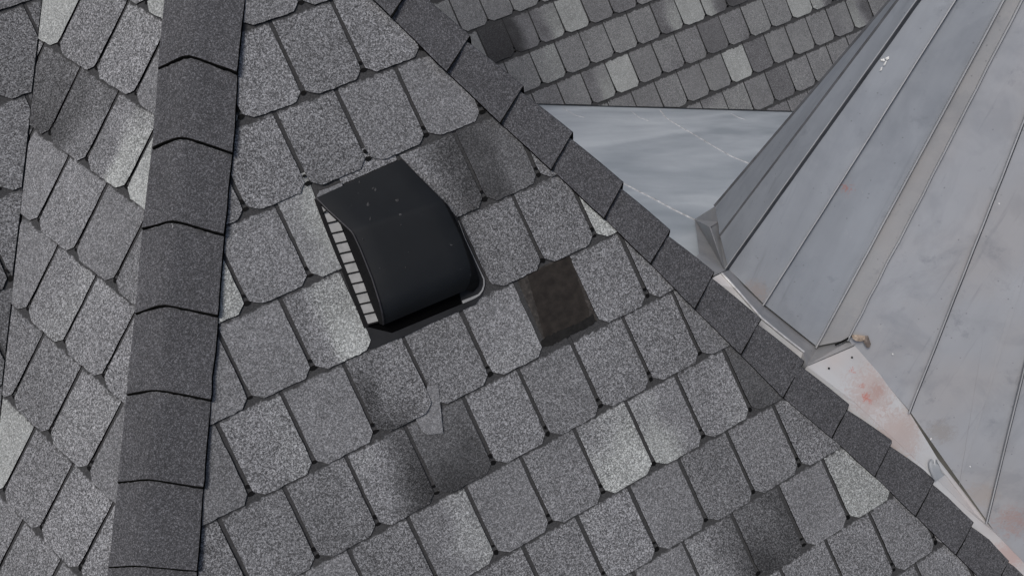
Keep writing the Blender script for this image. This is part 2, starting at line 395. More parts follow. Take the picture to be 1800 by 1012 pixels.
for i in range(1, len(rl)):
    hb = 0.028 if i < 6 else (0.024 if i < 9 else 0.019)
    def sec(k, h):
        a, c = M.hit(*rl[k], h), M.hit(*rc[k], h + 0.001)
        return a, c
    a0, c0 = sec(i - 1, 0.0115); a1, c1 = sec(i, hb)
    a0 = a0 - rhd * 0.03; c0 = c0 - rhd * 0.03
    c0 = c0 - outw * 0.016; c1 = c1 + outw * 0.006
    g = []
    for t in (0, .2, .4, .6, .8, .93, .978, 1.0):
        a, c = a0 + (a1 - a0) * t, c0 + (c1 - c0) * t
        c = c + outw * 0.009 * math.sin(min(1, t * 1.15) * math.pi * .5) ** .7 - outw * .005
        if t == 1.0: c = c - rhd * 0.004 - outw * .004
        row = [a + (c - a) * s_ + M.n * 0.003 * math.sin(s_ * 3.0 + i) * t for s_ in (0, .15, .3, .45, .6, .75, .88, .96)]
        row += [c + outw * 0.002 + DOWN * 0.002, c + outw * 0.004 + DOWN * 0.008, c + outw * 0.005 + DOWN * 0.03, c + outw * 0.006 + DOWN * 0.11]
        if t == 1: row = [p + rhd * rng.gauss(0, 0.0009) for p in row]
        row[0] = row[0] + outw * rng.gauss(0, 0.0007)
        g.append(row)
    bm = bmesh.new(); slab(bm, g, M.n, 0.011 if i < 7 else 0.007, last=1); finish('hip_cap', bm, [CAPM, EDGE], roof)
# the drop on the far side of the right hip
bm = bmesh.new(); A0, B0 = ra - rhd * 2.2 - outw * 0.03 - M.n * .004, rb + rhd * 1.2 - outw * 0.03 - M.n * .004
qq = [bm.verts.new(W(p)) for p in (A0, B0, B0 + DOWN * .35 + outw * 0.03, A0 + DOWN * .35 + outw * 0.03)]; bm.faces.new(qq); finish('roof_side', bm, DARKG, roof)

bm = bmesh.new(); flat(bm, [(556, 346), (562, 336), (580, 329), (601, 320), (602, 329), (575, 341), (558, 349)], 0.0105, 0.003, 0, sub=0.4); finish('shingle_sliver', bm, SCRAPM, roof, label='thin sliver of shingle left above the vent')
# ---------------------------------------------------------------- bare patch where a tab is missing
n = N('bare_asphalt'); f = n.noise(40, 3)
BARE = n.out(n.ramp(f, [(0.3, (0.015, 0.0128, 0.0112)), (0.75, (0.031, 0.0262, 0.0225))]), 0.85, 0, 0.2)
n = N('bare_asphalt_rim'); f = n.noise(70, 4)
RIM = n.out(n.ramp(f, [(0.35, (0.026, 0.024, 0.022)), (0.6, (0.050, 0.045, 0.041)), (0.75, (0.085, 0.075, 0.068))]), 0.9, 0, 0.2)
bm = bmesh.new()
flat(bm, [(908, 488), (1003, 446), (1050, 562), (960, 608)], 0.0042, 0.002, 1, sub=0.3)
flat(bm, [(926, 482), (1002, 450), (1036, 548), (1034, 572), (968, 606), (958, 596)], 0.0050, 0.001, 0, sub=0.7)
flat(bm, [(951, 600), (958, 592), (1020, 566), (1042, 552), (1048, 566), (1030, 577), (1000, 590), (968, 607), (950, 612)], 0.0060, 0.002, 2, sub=0.9, seed=4)
finish('bare_patch', bm, [BARE, RIM, simple('torn_edge', (0.009, 0.0085, 0.008), .9, .4, 90)], roof, label='dark brown bare asphalt where one tab has torn away')

# ---------------------------------------------------------------- far shingle slope
far = thing('shingle_roof', 'smaller-looking grey shingle roof in the background above the bluish metal sheet', 'roofing')  # again just a roof, without walls
Ft = {(3, 3.5): [1.5, 1.55, 1.6, 1.6], (3, 2.5): [1.0, 1.15, 1.1, 1.4], (4, 8.0): [1.45, 1.5, 1.55, 1.55], (1, 2.5): [1.35, 1.4, 1.5, 1.5], (1, 1.5): [1.0, 1.2, 1.05, 1.45],
      (2, 7.0): [1.4, 1.4, 1.5, 1.5], (2, 6.0): [.95, 1.2, .95, 1.4], (2, 8.0): [1.4, .8, 1.4, .9], (3, 11.5): [1.4, 1.4, 1.5, 1.5], (3, 12.5): [1.35, .8, 1.4, .9], (4, 14.0): [1.3, .8, 1.35, .8],
      (1, -.5): [.55, .5, .42, .42], (1, .5): [.5, 1.05, .4, 1.1], (5, 6.5): [1.0, 1.0, 1.4, 1.5], (5, 9.5): [.95, .95, .95, .95], (2, 9.0): [.6, .6, .55, .6], (3, 7.5): [.92, .95, .88, .92], (4, 9.0): [.95, 1, .95, 1]}
Ft = {k: [x * 1.22 if x > 1.3 else x for x in v] for k, v in Ft.items()}
fe0, fe1 = F.hit(950, 184), F.hit(1405, 197)
fed = (fe1 - fe0) / np.linalg.norm(fe1 - fe0)
slope('roof_slope', F, (-4, 8), (-5, 22), shF, Ft, 21, [(fe0, fed, F.hit(1200, 60))], far, base=1.22, gm=GRF, nc=6, nr=8, slit=0.022)

# ---------------------------------------------------------------- galvanised metal
CRX = np.array([(1566 - 1400) / FPX, -208 / FPX, -0.5])
def metal(name, c, dirc=(1, 0, 0), rough=0.5, met=0.55, streak=0.16, stains=(), warm=None, spots=True, bumpy=0.3):
    n = N(name)
    a = n.noise(5, 5, 0.6); b = n.noise(14, 4, 0.6, vec=n.along(RW @ np.array(dirc), 0.12)); d = n.noise(1.7, 3)
    v = n.math('MULTIPLY_ADD', n.math('SUBTRACT', a, 0.5), streak * 1.6, 1.0)
    v = n.math('ADD', v, n.math('MULTIPLY', n.math('SUBTRACT', b, 0.5), streak * 2))
    v = n.math('ADD', v, n.math('MULTIPLY', n.math('SUBTRACT', d, 0.5), streak * 2))
    cc = n.rgb(*[n.math('MULTIPLY', v, x) for x in c])
    if warm:
        m = n.ramp(n.noise(3.2, 4), [(0.44, 0.0), (0.66, 1.0)]); cc = n.mix(n.math('MULTIPLY', m, 0.6), cc, warm)
    if spots:
        sp = n.ramp(n.voro(38, 'Distance'), [(0.06, 1.0), (0.12, 0.0)]); gate = n.ramp(n.noise(21, 1), [(0.52, 0.0), (0.56, 1.0)])
        cc = n.mix(n.math('MULTIPLY', n.math('MULTIPLY', sp, gate), 0.55), cc, (0.09, 0.09, 0.095))
        bl = n.ramp(n.noise(11, 5, 0.7), [(0.60, 0.0), (0.72, 1.0)]); cc = n.mix(n.math('MULTIPLY', bl, 0.36), cc, (0.12, 0.13, 0.15))
        lg = n.ramp(n.noise(4.5, 5, 0.65, dist=.6), [(0.50, 0.0), (0.64, 1.0)]); cc = n.mix(n.math('MULTIPLY', lg, 0.22), cc, (0.13, 0.145, 0.17))
        st = n.ramp(n.noise(30, 4, 0.7, vec=n.along(RW @ np.array(dirc), 0.06)), [(0.60, 0.0), (0.72, 1.0)]); cc = n.mix(n.math('MULTIPLY', st, 0.3), cc, (0.13, 0.14, 0.155))
        wt = n.ramp(n.noise(17, 4, 0.7), [(0.66, 0.0), (0.76, 1.0)]); cc = n.mix(n.math('MULTIPLY', wt, 0.35), cc, (0.42, 0.42, 0.42))
    for (p, rad, colr, amt) in stains:
        dn = n.math('DIVIDE', n.dist(W(p)), rad)
        m = n.math('SUBTRACT', n.math('MULTIPLY_ADD', n.noise(48, 6, 0.75, dist=2.0), 2.6, -0.30), dn)
        m = n.ramp(m, [(0.10, 0.0), (0.6, 1.0)]); cc = n.mix(n.math('MULTIPLY', m, amt), cc, colr)
    n.bump(n.noise(7, 2), bumpy, 0.01)
    return n.out(cc, n.math('MULTIPLY_ADD', a, 0.25, rough - 0.12), met)
sheetn = None
# low metal sheet plane: from under the far shingles to the foot of the spire
e0, e1 = F.hit(950, 184, -0.02), F.hit(1405, 197, -0.02)
qz = ray(1225, 440) * 3.30
sn = np.cross(e1 - e0, qz - e0); sn /= np.linalg.norm(sn)
if sn[2] > 0: sn = -sn
def sh_hit(x, y, h=0.0):
    d = ray(x, y); return d * ((sn @ e0 + h) / (sn @ d))
CORN = sh_hit(1221, 387)
SHEETM = None
def poly(bm, pts, mi=0, th=0.002, back=None):
    """camera-frame polygon as a thin plate"""
    t = [bm.verts.new(W(p)) for p in pts]; f = bm.faces.new(t); f.material_index = mi
    c = np.mean(pts, 0); k = c / np.linalg.norm(c)
    b = [bm.verts.new(W(np.asarray(p) + k * th)) for p in pts]; f = bm.faces.new(list(reversed(b))); f.material_index = mi
    for i in range(len(t)):
        j = (i + 1) % len(t); f = bm.faces.new((t[i], b[i], b[j], t[j])); f.material_index = mi
def strip(bm, A, B, mi=0, th=0.002):
    for i in range(len(A) - 1): 
        t = [bm.verts.new(W(p)) for p in (A[i], A[i + 1], B[i + 1], B[i])]
        f = bm.faces.new(t); f.material_index = mi
def rod(bm, pts, w, h, nrm, mi=0, two=None):
    """raised rib along camera-frame points"""
    rows = []
    for i, p in enumerate(pts):
        d = pts[min(i + 1, len(pts) - 1)] - pts[max(i - 1, 0)]; d = d / np.linalg.norm(d)
        s = np.cross(d, nrm); s /= np.linalg.norm(s)
        rows.append([bm.verts.new(W(p + s * a * w + nrm * b * h)) for a, b in ((-.5, -0.3), (-.42, .85), (-.2, 1), (.2, 1), (.42, .85), (.5, -.3))])
    for a, b in zip(rows[:-1], rows[1:]):
        for k in range(5):
            f = bm.faces.new((a[k], b[k], b[k + 1], a[k + 1])); f.material_index = mi if not two else two[k]
    for r in (rows[0], rows[-1]): bm.faces.new(r).material_index = mi

low = thing('metal_sheet', 'low bluish grey metal sheet between the right hip caps and the background shingles', 'metal sheet')
n = N('bluish_sheet')
sdir = RW @ (sh_hit(1330, 300) - sh_hit(1080, 345)); w1 = n.noise(2.0, 3, 0.5, vec=n.along(sdir, 0.30), dist=1.4); w2 = n.noise(11, 5, 0.6, vec=n.along(RW @ (e1 - e0), 0.3))
v = n.math('ADD', n.math('MULTIPLY', w1, 0.8), n.math('MULTIPLY', w2, 0.2))
cc = n.ramp(v, [(0.36, (0.285, 0.315, 0.34)), (0.48, (0.375, 0.405, 0.43)), (0.62, (0.48, 0.51, 0.53)), (0.75, (0.56, 0.58, 0.59))])
sc = n.ramp(n.noise(26, 4, 0.7, vec=n.along(RW @ (e1 - e0), 0.25)), [(0.64, 0.0), (0.72, 1.0)]); cc = n.mix(n.math('MULTIPLY', sc, 0.45), cc, (0.5, 0.52, 0.53)); w5 = n.ramp(n.noise(5, 5, 0.65, dist=1.5), [(0.5, 0.0), (0.68, 1.0)]); cc = n.mix(n.math('MULTIPLY', w5, 0.15), cc, (0.27, 0.30, 0.33))
n.bump(n.noise(3, 2, vec=n.along(RW @ (e1 - e0), 0.3)), 0.25, 0.02)
SHEETM = n.out(cc, 0.42, 0.05)
bm = bmesh.new()
poly(bm, [sh_hit(700, 165), sh_hit(1700, 190), sh_hit(1600, 400), sh_hit(1340, 470), sh_hit(1200, 520), sh_hit(1050, 480), sh_hit(820, 330)], th=0.003)
finish('sheet', bm, SHEETM, low)
LIP = simple('bright_lip', (0.50, 0.50, 0.50), 0.5, 0.35, 30, 0.2)
def bright_line(bm, pts, w, hgt=0.004):
    P = [sh_hit(x, y, 0.0) for x, y in pts]
    rod(bm, P, w, hgt, sn)
bm = bmesh.new(); bright_line(bm, [(1085, 317), (1120, 335), (1150, 350), (1185, 369), (1222, 387)], 0.010); finish('seam', bm, LIP, low, label='short seam running to the corner of the flashing')
bm = bmesh.new(); bright_line(bm, [(1160, 194), (1170, 207), (1185, 217), (1215, 234), (1250, 255), (1285, 275), (1325, 291)], 0.008); finish('seam', bm, LIP, low, label='curved seam coming from under the background shingles')

for ps in ([(990, 190), (1000, 197), (1012, 203), (1028, 207)], [(1110, 196), (1122, 206), (1140, 213)], [(1285, 200), (1298, 207), (1312, 211)]):
    bm = bmesh.new(); bright_line(bm, ps, 0.005, 0.002); finish('drip_mark', bm, LIP, low)
# ---------------------------------------------------------------- metal spire roof
APX, ZA = (2198, -806), 1.7
sp = thing('metal_turret', 'steep weathered grey metal roof with standing seams filling the right side', 'turret')
seams = [((1257, 362), (1566, 0), 3.15), ((1266, 414), (1579, 0), 2.98), ((1280, 472), (1618, 0), 2.86), ((1343, 534.5), (1680, 0), 2.82), ((1435, 608), (1763.5, 0), 2.78),
         ((1491, 596.7), (1796, 0), 2.70), ((1600, 723), (1885, 0), 2.72), ((1735.7, 915.4), (1959, 0), 2.77), ((1860, 1100), (2030, 0), 2.85), ((2060, 1250), (2110, 0), 3.1)]
def onseam(k, y):
    (xb, yb), (xt, yt), zb = seams[k]; fr = (yb - y) / (yb - APX[1]); x = xb + (xt - xb) * (yb - y) / (yb - yt)
    z = 1 / ((1 - fr) / zb + fr / ZA); return ray(x, y) * z
YS = [1.0, .9, .75, .6, .45, .3, .15, 0.0]
tops = [onseam(k, -420) for k in range(len(seams))]
extra = {5: [((1515, 590), 2.70), ((1545, 622), 2.705), ((1575, 672), 2.713)], 6: [((1650, 803), 2.742), ((1692, 861), 2.757)]}
updir = onseam(4, 0) - onseam(4, 600)
blood = (0.34, 0.13, 0.10)
PAN = [metal('galvanised_panel_%s' % nm, c, updir, met=0.1, rough=0.5, streak=s_, warm=wm, stains=st) for nm, c, s_, wm, st in (
    ('blue', (0.250, 0.268, 0.294), 0.18, None, ((ray(1487, 335) * 2.525, 0.04, blood, 0.75), (ray(1330, 512) * 2.83, 0.06, (0.27, 0.23, 0.215), 0.6), (ray(1375, 385) * 2.62, 0.07, (0.34, 0.34, 0.335), 0.45))),
    ('tan', (0.285, 0.288, 0.295), 0.13, (0.31, 0.293, 0.285), ()),
    ('pale', (0.335, 0.345, 0.366), 0.11, (0.355, 0.342, 0.342), ((ray(1790, 930) * 2.7, 0.10, (0.36, 0.23, 0.20), 0.6), (ray(1655, 760) * 2.70, 0.06, (0.27, 0.25, 0.235), 0.6), (ray(1725, 870) * 2.74, 0.07, (0.34, 0.30, 0.275), 0.6))))]
cen = np.mean([onseam(k, 100) for k in range(len(seams))], 0)
which = [0, 0, 0, 0, 1, 2, 2, 2, 2]
def rowpts(k):
    yb = seams[k][0][1]; return [onseam(k, yb + (-420 - yb) * (1 - t)) for t in YS]
for k in range(len(seams) - 1):
    bm = bmesh.new()
    a, b = rowpts(k), rowpts(k + 1)
    nrm = np.cross(b[0] - a[0], a[3] - a[0]); nrm /= np.linalg.norm(nrm)
    if nrm[2] > 0: nrm = -nrm
    m = 6; G = []
    for j in range(len(YS)):
        G.append([a[j] + (b[j] - a[j]) * i / m for i in range(m + 1)])
    ex = extra.get(k)
    if ex:
        base = [a[-1]] + [ray(*p) * z for p, z in ex] + [b[-1]]
        cum = [0]
        for p, q in zip(base[:-1], base[1:]): cum.append(cum[-1] + np.linalg.norm(q - p))
        def along(t):
            t *= cum[-1]
            for i in range(len(base) - 1):
                if t <= cum[i + 1] + 1e-9: return base[i] + (base[i + 1] - base[i]) * ((t - cum[i]) / (cum[i + 1] - cum[i]))
            return base[-1]
        for j in range(len(YS)):
            wgt = max(0.0, 1 - (1 - (1 - YS[j])) / 0.16) if False else (1.0 if j == len(YS) - 1 else 0.0)
            if wgt:
                G[j] = [along(i / m) for i in range(m + 1)]
    slab(bm, G, nrm, 0.003, mi=(0, 0))
    for f_ in bm.faces: f_.smooth = False
    finish('metal_panel', bm, PAN[which[k]], sp)
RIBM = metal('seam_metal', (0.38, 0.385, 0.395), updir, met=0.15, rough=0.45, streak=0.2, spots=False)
RIBD = simple('seam_shaded_side', (0.075, 0.078, 0.085), 0.7, 0.25, 20)  # darker copy of the rib metal, paints the shaded side of each seam
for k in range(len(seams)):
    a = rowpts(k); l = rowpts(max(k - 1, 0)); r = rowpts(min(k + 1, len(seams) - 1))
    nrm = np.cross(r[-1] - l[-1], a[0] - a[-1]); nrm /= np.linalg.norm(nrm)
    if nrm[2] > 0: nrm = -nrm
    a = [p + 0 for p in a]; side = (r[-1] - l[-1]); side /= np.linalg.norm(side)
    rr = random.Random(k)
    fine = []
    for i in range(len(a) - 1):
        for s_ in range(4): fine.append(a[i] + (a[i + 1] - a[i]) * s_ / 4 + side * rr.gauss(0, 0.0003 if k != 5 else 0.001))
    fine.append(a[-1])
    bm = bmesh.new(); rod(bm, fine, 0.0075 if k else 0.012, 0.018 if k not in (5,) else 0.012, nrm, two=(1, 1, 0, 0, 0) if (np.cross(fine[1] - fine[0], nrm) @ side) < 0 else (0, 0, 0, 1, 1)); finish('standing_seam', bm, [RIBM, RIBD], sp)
# far side of the spire so that it is a closed body
bm = bmesh.new(); base = [onseam(0, seams[0][0][1]), onseam(9, 1250)]; ap = ray(*APX) * ZA
cb = base[0] * .5 + base[1] * .5 + np.array([1.2, -.3, 1.3])
tv = [bm.verts.new(W(p)) for p in (tops[0], base[0], cb, base[1], tops[-1], ap)]
bm.faces.new((tv[0], tv[1], tv[2], tv[5])); bm.faces.new((tv[5], tv[2], tv[3], tv[4])); finish('back_panel', bm, PAN[1], sp)
bm = bmesh.new(); tv = [bm.verts.new(W(p)) for p in tops]; av = bm.verts.new(W(ap))
for i in range(len(tv) - 1): bm.faces.new((tv[i], tv[i + 1], av))
finish('spire_tip', bm, PAN[2], sp)

# flashings at the foot of the spire
def D(x, y, z): return ray(x, y) * z
FLG = metal('flashing_grey', (0.285, 0.29, 0.30), (1, 1, 0), met=0.12, rough=0.5, streak=0.18, warm=(0.31, 0.29, 0.28))
FLD = metal('flashing_dull', (0.23, 0.235, 0.245), (1, 1, 0), met=0.12, rough=0.55, streak=0.15)
red = (0.46, 0.15, 0.11)
FLP = metal('flashing_pale', (0.47, 0.475, 0.48), (1, 1, 0), met=0.05, rough=0.5, streak=0.16, warm=(0.46, 0.395, 0.365),
            stains=((D(1535, 690, 2.69), 0.13, (0.40, 0.30, 0.27), 0.6), (D(1585, 765, 2.7), 0.13, (0.40, 0.315, 0.285), 0.65), (D(1503, 651, 2.68), 0.020, red, 0.9), (D(1511, 660, 2.68), 0.014, red, 0.8), (D(1517, 678, 2.69), 0.016, (0.42, 0.2, 0.16), 0.7), (D(1524, 698, 2.69), 0.022, red, 0.85), (D(1532, 706, 2.69), 0.016, red, 0.8), (D(1545, 690, 2.69), 0.045, (0.38, 0.22, 0.18), 0.5),
                    (D(1775, 975, 2.78), 0.09, (0.42, 0.24, 0.2), 0.5)), spots=False)
def mesh_faces(name, pts, faces, mat, parent, label=None, th=0.0025):
    bm = bmesh.new(); P = {k: D(*v) if len(v) == 3 and not isinstance(v, np.ndarray) else v for k, v in pts.items()}
    V = {k: bm.verts.new(W(p)) for k, p in P.items()}
    for f in faces: bm.faces.new([V[c] for c in f])
    bmesh.ops.recalc_face_normals(bm, faces=bm.faces[:])
    o = finish(name, bm, mat, parent, label=label)
    md = o.modifiers.new('plate', 'SOLIDIFY'); md.thickness = th; md.offset = 0
    return o
pts = dict(a=CORN + sn * .004, b=(1257, 363, 3.155), c=(1263, 390, 3.07), d=(1248, 399, 3.0), e=(1274, 476, 2.84), f=(1240, 492, 2.68), g=(1229, 446, 2.98), h=(1205, 470, 2.8))
mesh_faces('flashing', pts, ['abcd', 'ade', 'aeg', 'gefh'], FLG, sp, 'box-shaped grey flashing at the corner by the bluish sheet')
mesh_faces('flashing', dict(a=(1249, 398, 3.02), b=(1264, 412, 3.03), c=(1279, 439, 2.97), d=(1284, 464, 2.90), e=(1274, 477, 2.86), f=(1262, 388, 3.08)), ['afb', 'abcde'], FLD, sp, 'narrow recessed dark strip of flashing')
cap_s = [(1236, 497, 2.685), (1285, 545, 2.695), (1320, 585, 2.70), (1360, 622, 2.71), (1398, 662, 2.72)]
crs = [(1268, 480, 2.70), (1291, 505, 2.675), (1337, 558, 2.675), (1376, 590, 2.68), (1412, 618, 2.69)]
con = [(1283, 474, 2.87), (1313, 507, 2.86), (1345, 538, 2.84), (1392, 576, 2.82), (1437, 611, 2.80)]
def stripmesh(name, A, B, mat, label):
    pts = {}; 
    for i, p in enumerate(A): pts['A%d' % i] = p
    for i, p in enumerate(B): pts['B%d' % i] = p
    bm = bmesh.new(); V = {k: bm.verts.new(W(D(*p))) for k, p in pts.items()}
    for i in range(len(A) - 1): bm.faces.new([V['A%d' % i], V['A%d' % (i + 1)], V['B%d' % (i + 1)], V['B%d' % i]])
    bmesh.ops.recalc_face_normals(bm, faces=bm.faces[:])
    o = finish(name, bm, mat, sp, label=label); md = o.modifiers.new('plate', 'SOLIDIFY'); md.thickness = 0.0025; md.offset = 0; return o
stripmesh('flashing', cap_s, crs, FLP, 'pale flashing strip folded over beside the hip caps')
stripmesh('flashing', crs, con, FLG, 'grey flashing trough along the foot of the seamed panels')
mesh_faces('flashing', dict(a=(1398, 662, 2.715), b=(1412, 618, 2.688), c=(1437, 611, 2.79), d=(1492, 600, 2.715), e=(1516, 600, 2.70), f=(1418, 643, 2.672)), ['abf', 'bcdef'], FLG, sp, 'grey triangular flashing below the narrow panel')
pc = [(1400, 668, 2.70), (1455, 725, 2.715), (1530, 795, 2.735), (1605, 862, 2.75), (1675, 930, 2.78), (1740, 990, 2.80), (1815, 1060, 2.84)]
pm = [(1418, 644, 2.675), (1500, 705, 2.69), (1570, 770, 2.705), (1640, 835, 2.72), (1700, 895, 2.745), (1752, 940, 2.765), (1830, 1020, 2.80)]
pk = [(1514, 603, 2.705), (1556, 650, 2.712), (1598, 724, 2.73), (1648, 806, 2.745), (1692, 862, 2.765), (1734, 917, 2.785), (1832, 1025, 2.85)]
stripmesh('flashing', pc, pm, FLP, 'hidden edge of the pale flashing under the hip caps')
stripmesh('flashing', pm, pk, FLP, 'long pale flashing with red smears below the spire')
bm = bmesh.new(); P = [D(x, y, z - 0.004) for x, y, z in pk[3:]]; P = [p + np.array([-.012, .004, 0]) for p in P]
rod(bm, P, 0.016, 0.012, M.n); finish('rolled_edge', bm, FLP, sp)
bm = bmesh.new(); P = [D(x, y, z - 0.003) for x, y, z in crs]; rod(bm, P, 0.008, 0.006, M.n); finish('rolled_edge', bm, LIP, sp)
# nail heads
NAIL = simple('nail', (0.03, 0.03, 0.03), 0.5, 0.1, 20, 0.5)
for (x, y, z) in ((1457.5, 647, 2.682), (1498, 628, 2.698)):
    bm = bmesh.new(); bmesh.ops.create_cone(bm, segments=12, radius1=0.0042, radius2=0.003, depth=0.003, cap_ends=True)
    bmesh.ops.transform(bm, matrix=Matrix.Translation(W(D(x, y, z - .004))) @ Vector(RW @ M.n).to_track_quat('Z', 'Y').to_matrix().to_4x4(), verts=bm.verts[:])
    finish('nail_head', bm, NAIL, sp)
# broken wood in the torn corner
n = N('broken_wood'); f = n.noise(60, 4, 0.7, dist=1); WOOD = n.out(n.ramp(f, [(0.3, (0.16, 0.11, 0.08)), (0.5, (0.34, 0.27, 0.21)), (0.7, (0.50, 0.42, 0.34))]), 0.85)
bm = bmesh.new(); rw = random.Random(5)
def chunk(px, z, th):
    t = [bm.verts.new(W(D(x, y, z - rw.uniform(0, .006)))) for x, y in px]; c = bm.verts.new(W(D(np.mean([p[0] for p in px]), np.mean([p[1] for p in px]), z - 0.012)))
    b = [bm.verts.new(W(D(x, y, z + th))) for x, y in px]
    for i in range(len(t)):
        j = (i + 1) % len(t); bm.faces.new((t[i], t[j], c)); bm.faces.new((t[i], b[i], b[j], t[j]))
chunk([(1497, 589), (1506, 588), (1520, 590), (1521, 597), (1513, 600), (1505, 599), (1499, 595)], 2.668, .02)
finish('broken_wood', bm, WOOD, sp, label='splinter of pale wood showing in the torn corner')
bm = bmesh.new(); chunk([(1519, 590), (1526, 590), (1531, 604), (1529, 610), (1524, 611), (1519, 603), (1516, 597)], 2.670, .02)
finish('broken_wood', bm, simple('stained_wood', (0.15, 0.125, 0.11), 0.9, 0.35, 60), sp, label='brown stained wood end in the torn corner')
bm = bmesh.new(); rod(bm, [D(1468, 606, 2.70), D(1478, 601, 2.695), D(1488, 596, 2.69), D(1496, 590, 2.69), D(1508, 587.5, 2.69), D(1522, 589, 2.69)], 0.006, 0.004, M.n); finish('gap', bm, SEAL, sp, label='black open gap under the lifted panel ends')
# bird droppings: raised white splats
WHT = simple('dropping_white', (0.72, 0.72, 0.70), 0.8, 0.12, 60)
def seam_n(k):
    a, b = rowpts(k), rowpts(k + 1); q = np.cross(b[-1] - a[-1], a[0] - a[-1]); q /= np.linalg.norm(q); return (a[-1], q if q[2] < 0 else -q)
def splat(k, blobs, seed):
    p0, nn = seam_n(k); r = random.Random(seed); bm = bmesh.new()
    for x, y, rx, ry, ang in blobs:
        ring = []; cc = None
        for i in range(12):
            a = i / 12 * 2 * math.pi; q = r.uniform(.65, 1.2); dx, dy = rx * math.cos(a) * q, ry * math.sin(a) * q
            X = x + dx * math.cos(ang) - dy * math.sin(ang); Y = y + dx * math.sin(ang) + dy * math.cos(ang)
            d = ray(X, Y); ring.append(d * ((nn @ p0) / (nn @ d)))
        d = ray(x, y); c = d * ((nn @ p0) / (nn @ d)) + nn * .004
        c = bm.verts.new(W(c)); V = [bm.verts.new(W(p + nn * 0.0015)) for p in ring]
        for i in range(12): bm.faces.new((V[i], V[(i + 1) % 12], c))
    return finish('bird_dropping', bm, WHT, sp)
splat(2, [(1552, 106, 4, 3, 0), (1560, 103, 3, 4, .4), (1556, 112, 2, 6, .5), (1549, 122, 1.5, 4, .4)], 1)
splat(3, [(1463, 421, 5, 3, -.8), (1460, 424, 2, 2, 0)], 2)
splat(3, [(1408, 523, 3, 2, .5), (1414, 528, 3, 4, .2), (1411, 525, 4, 1.5, .8)], 3)
splat(6, [(1706, 819.5, 1.6, 1.6, 0)], 4); splat(6, [(1637, 771, 1.4, 2.2, .4)], 5); splat(5, [(1569, 622, 1.2, 2.0, .3)], 6); splat(6, [(1757, 358, 1.6, 1.6, 0)], 7)
# crumpled tape on the pale flashing
bm = bmesh.new(); rr = random.Random(8); G = []
edgeL = [(1636, 806), (1633, 815), (1634, 824), (1636, 832), (1641, 841), (1645, 846)]; edgeR = [(1647, 808), (1649, 813), (1652, 818), (1654, 824), (1657, 830), (1661, 834)]
for a, b in zip(edgeL, edgeR):
    G.append([D(a[0] + (b[0] - a[0]) * i / 5 + rr.uniform(-.5, .5), a[1] + (b[1] - a[1]) * i / 5, 2.708 - 0.007 * (i % 2) - rr.uniform(0, .005)) for i in range(6)])
slab(bm, G, M.n, 0.0008, mi=(0, 0)); o = finish('sealing_tape', bm, metal('foil', (0.28, 0.295, 0.31), (0, 1, 0), met=0.2, rough=0.4, streak=0.2, spots=False), sp, smooth=False, label='crumpled silver tape stuck on the pale flashing')

# ---------------------------------------------------------------- roof vent
vent = thing('roof_vent', 'black plastic slant-back roof vent with a barred left side and pale specks', 'roof vent')
n = N('black_plastic'); f = n.noise(9, 4, 0.6)
cc = n.ramp(f, [(0.3, (0.0065, 0.0078, 0.0095)), (0.7, (0.0092, 0.0108, 0.0130))])
dsp = n.ramp(n.noise(55, 3, 0.6), [(0.70, 0.0), (0.78, 1.0)]); cc = n.mix(n.math('MULTIPLY', dsp, 0.25), cc, (0.10, 0.10, 0.10))
HOOD = n.out(cc, n.math('MULTIPLY_ADD', f, 0.2, 0.5), 0, 0.16)
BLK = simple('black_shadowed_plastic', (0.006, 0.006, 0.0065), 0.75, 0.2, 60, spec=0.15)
def V(x, y, h): return M.hit(x, y, h)
rows = [((556, 347.5), (706, 279.5), .012), ((577, 369), (735, 309), .034), ((600, 390), (763, 337), .058), ((614, 403), (776.5, 350.5), .074), ((618, 407), (779.5, 354), .0775), ((622, 413), (782.5, 359.5), .079), ((634, 439), (795, 384), .081), ((654, 489), (812, 420), .085),
        ((667, 530), (826, 463), .088), ((672, 550), (829, 482), .080), ((674, 563), (826, 497), .064), ((674, 571), (819, 510), .045)]
bm = bmesh.new(); G = []
for (a, b, h) in rows:
    r_ = []
    for i in range(11):
        t = i / 10; e = min(t, 1 - t); dh = -0.006 * max(0, 1 - e / 0.06) if 0.02 < h < .1 else 0
        r_.append(V(a[0] + (b[0] - a[0]) * t, a[1] + (b[1] - a[1]) * t, h + dh))
    G.append(r_)
slab(bm, G, M.n, 0.003, mi=(0, 0)); hood = finish('hood', bm, HOOD, vent)
bm = bmesh.new()
lw = [((560, 352), .008), ((577, 371), .016), ((597, 391), .028), ((603, 403), .03), ((605, 408), .03), ((606, 413), .03), ((617, 440), .03), ((636, 489), .03), ((651, 530), .03), ((659, 550), .03), ((664, 562), .03), ((667, 569), .03)]
slab(bm, [[V(*r[0], r[2] - .004), V(*q[0], q[1])] for r, q in zip(rows, lw)], np.array([0, 0, -1.]), 0.002, mi=(0, 0)); finish('side_wall', bm, BLK, vent); bm = bmesh.new()
rw_ = [((708, 283), .008), ((739, 312), .010), ((770, 343), .010), ((785, 358), .010), ((789, 362), .010), ((792, 367), .010), ((806, 397), .010), ((823, 437), .010), ((838, 476), .010), ((843, 492), .010), ((841, 503), .010), ((832, 513), .010)]
slab(bm, [[V(*r[1], r[2] - .004), V(*q[0], q[1])] for r, q in zip(rows, rw_)], np.array([0, 0, -1.]), 0.002, mi=(0, 0))
finish('side_wall', bm, BLK, vent)
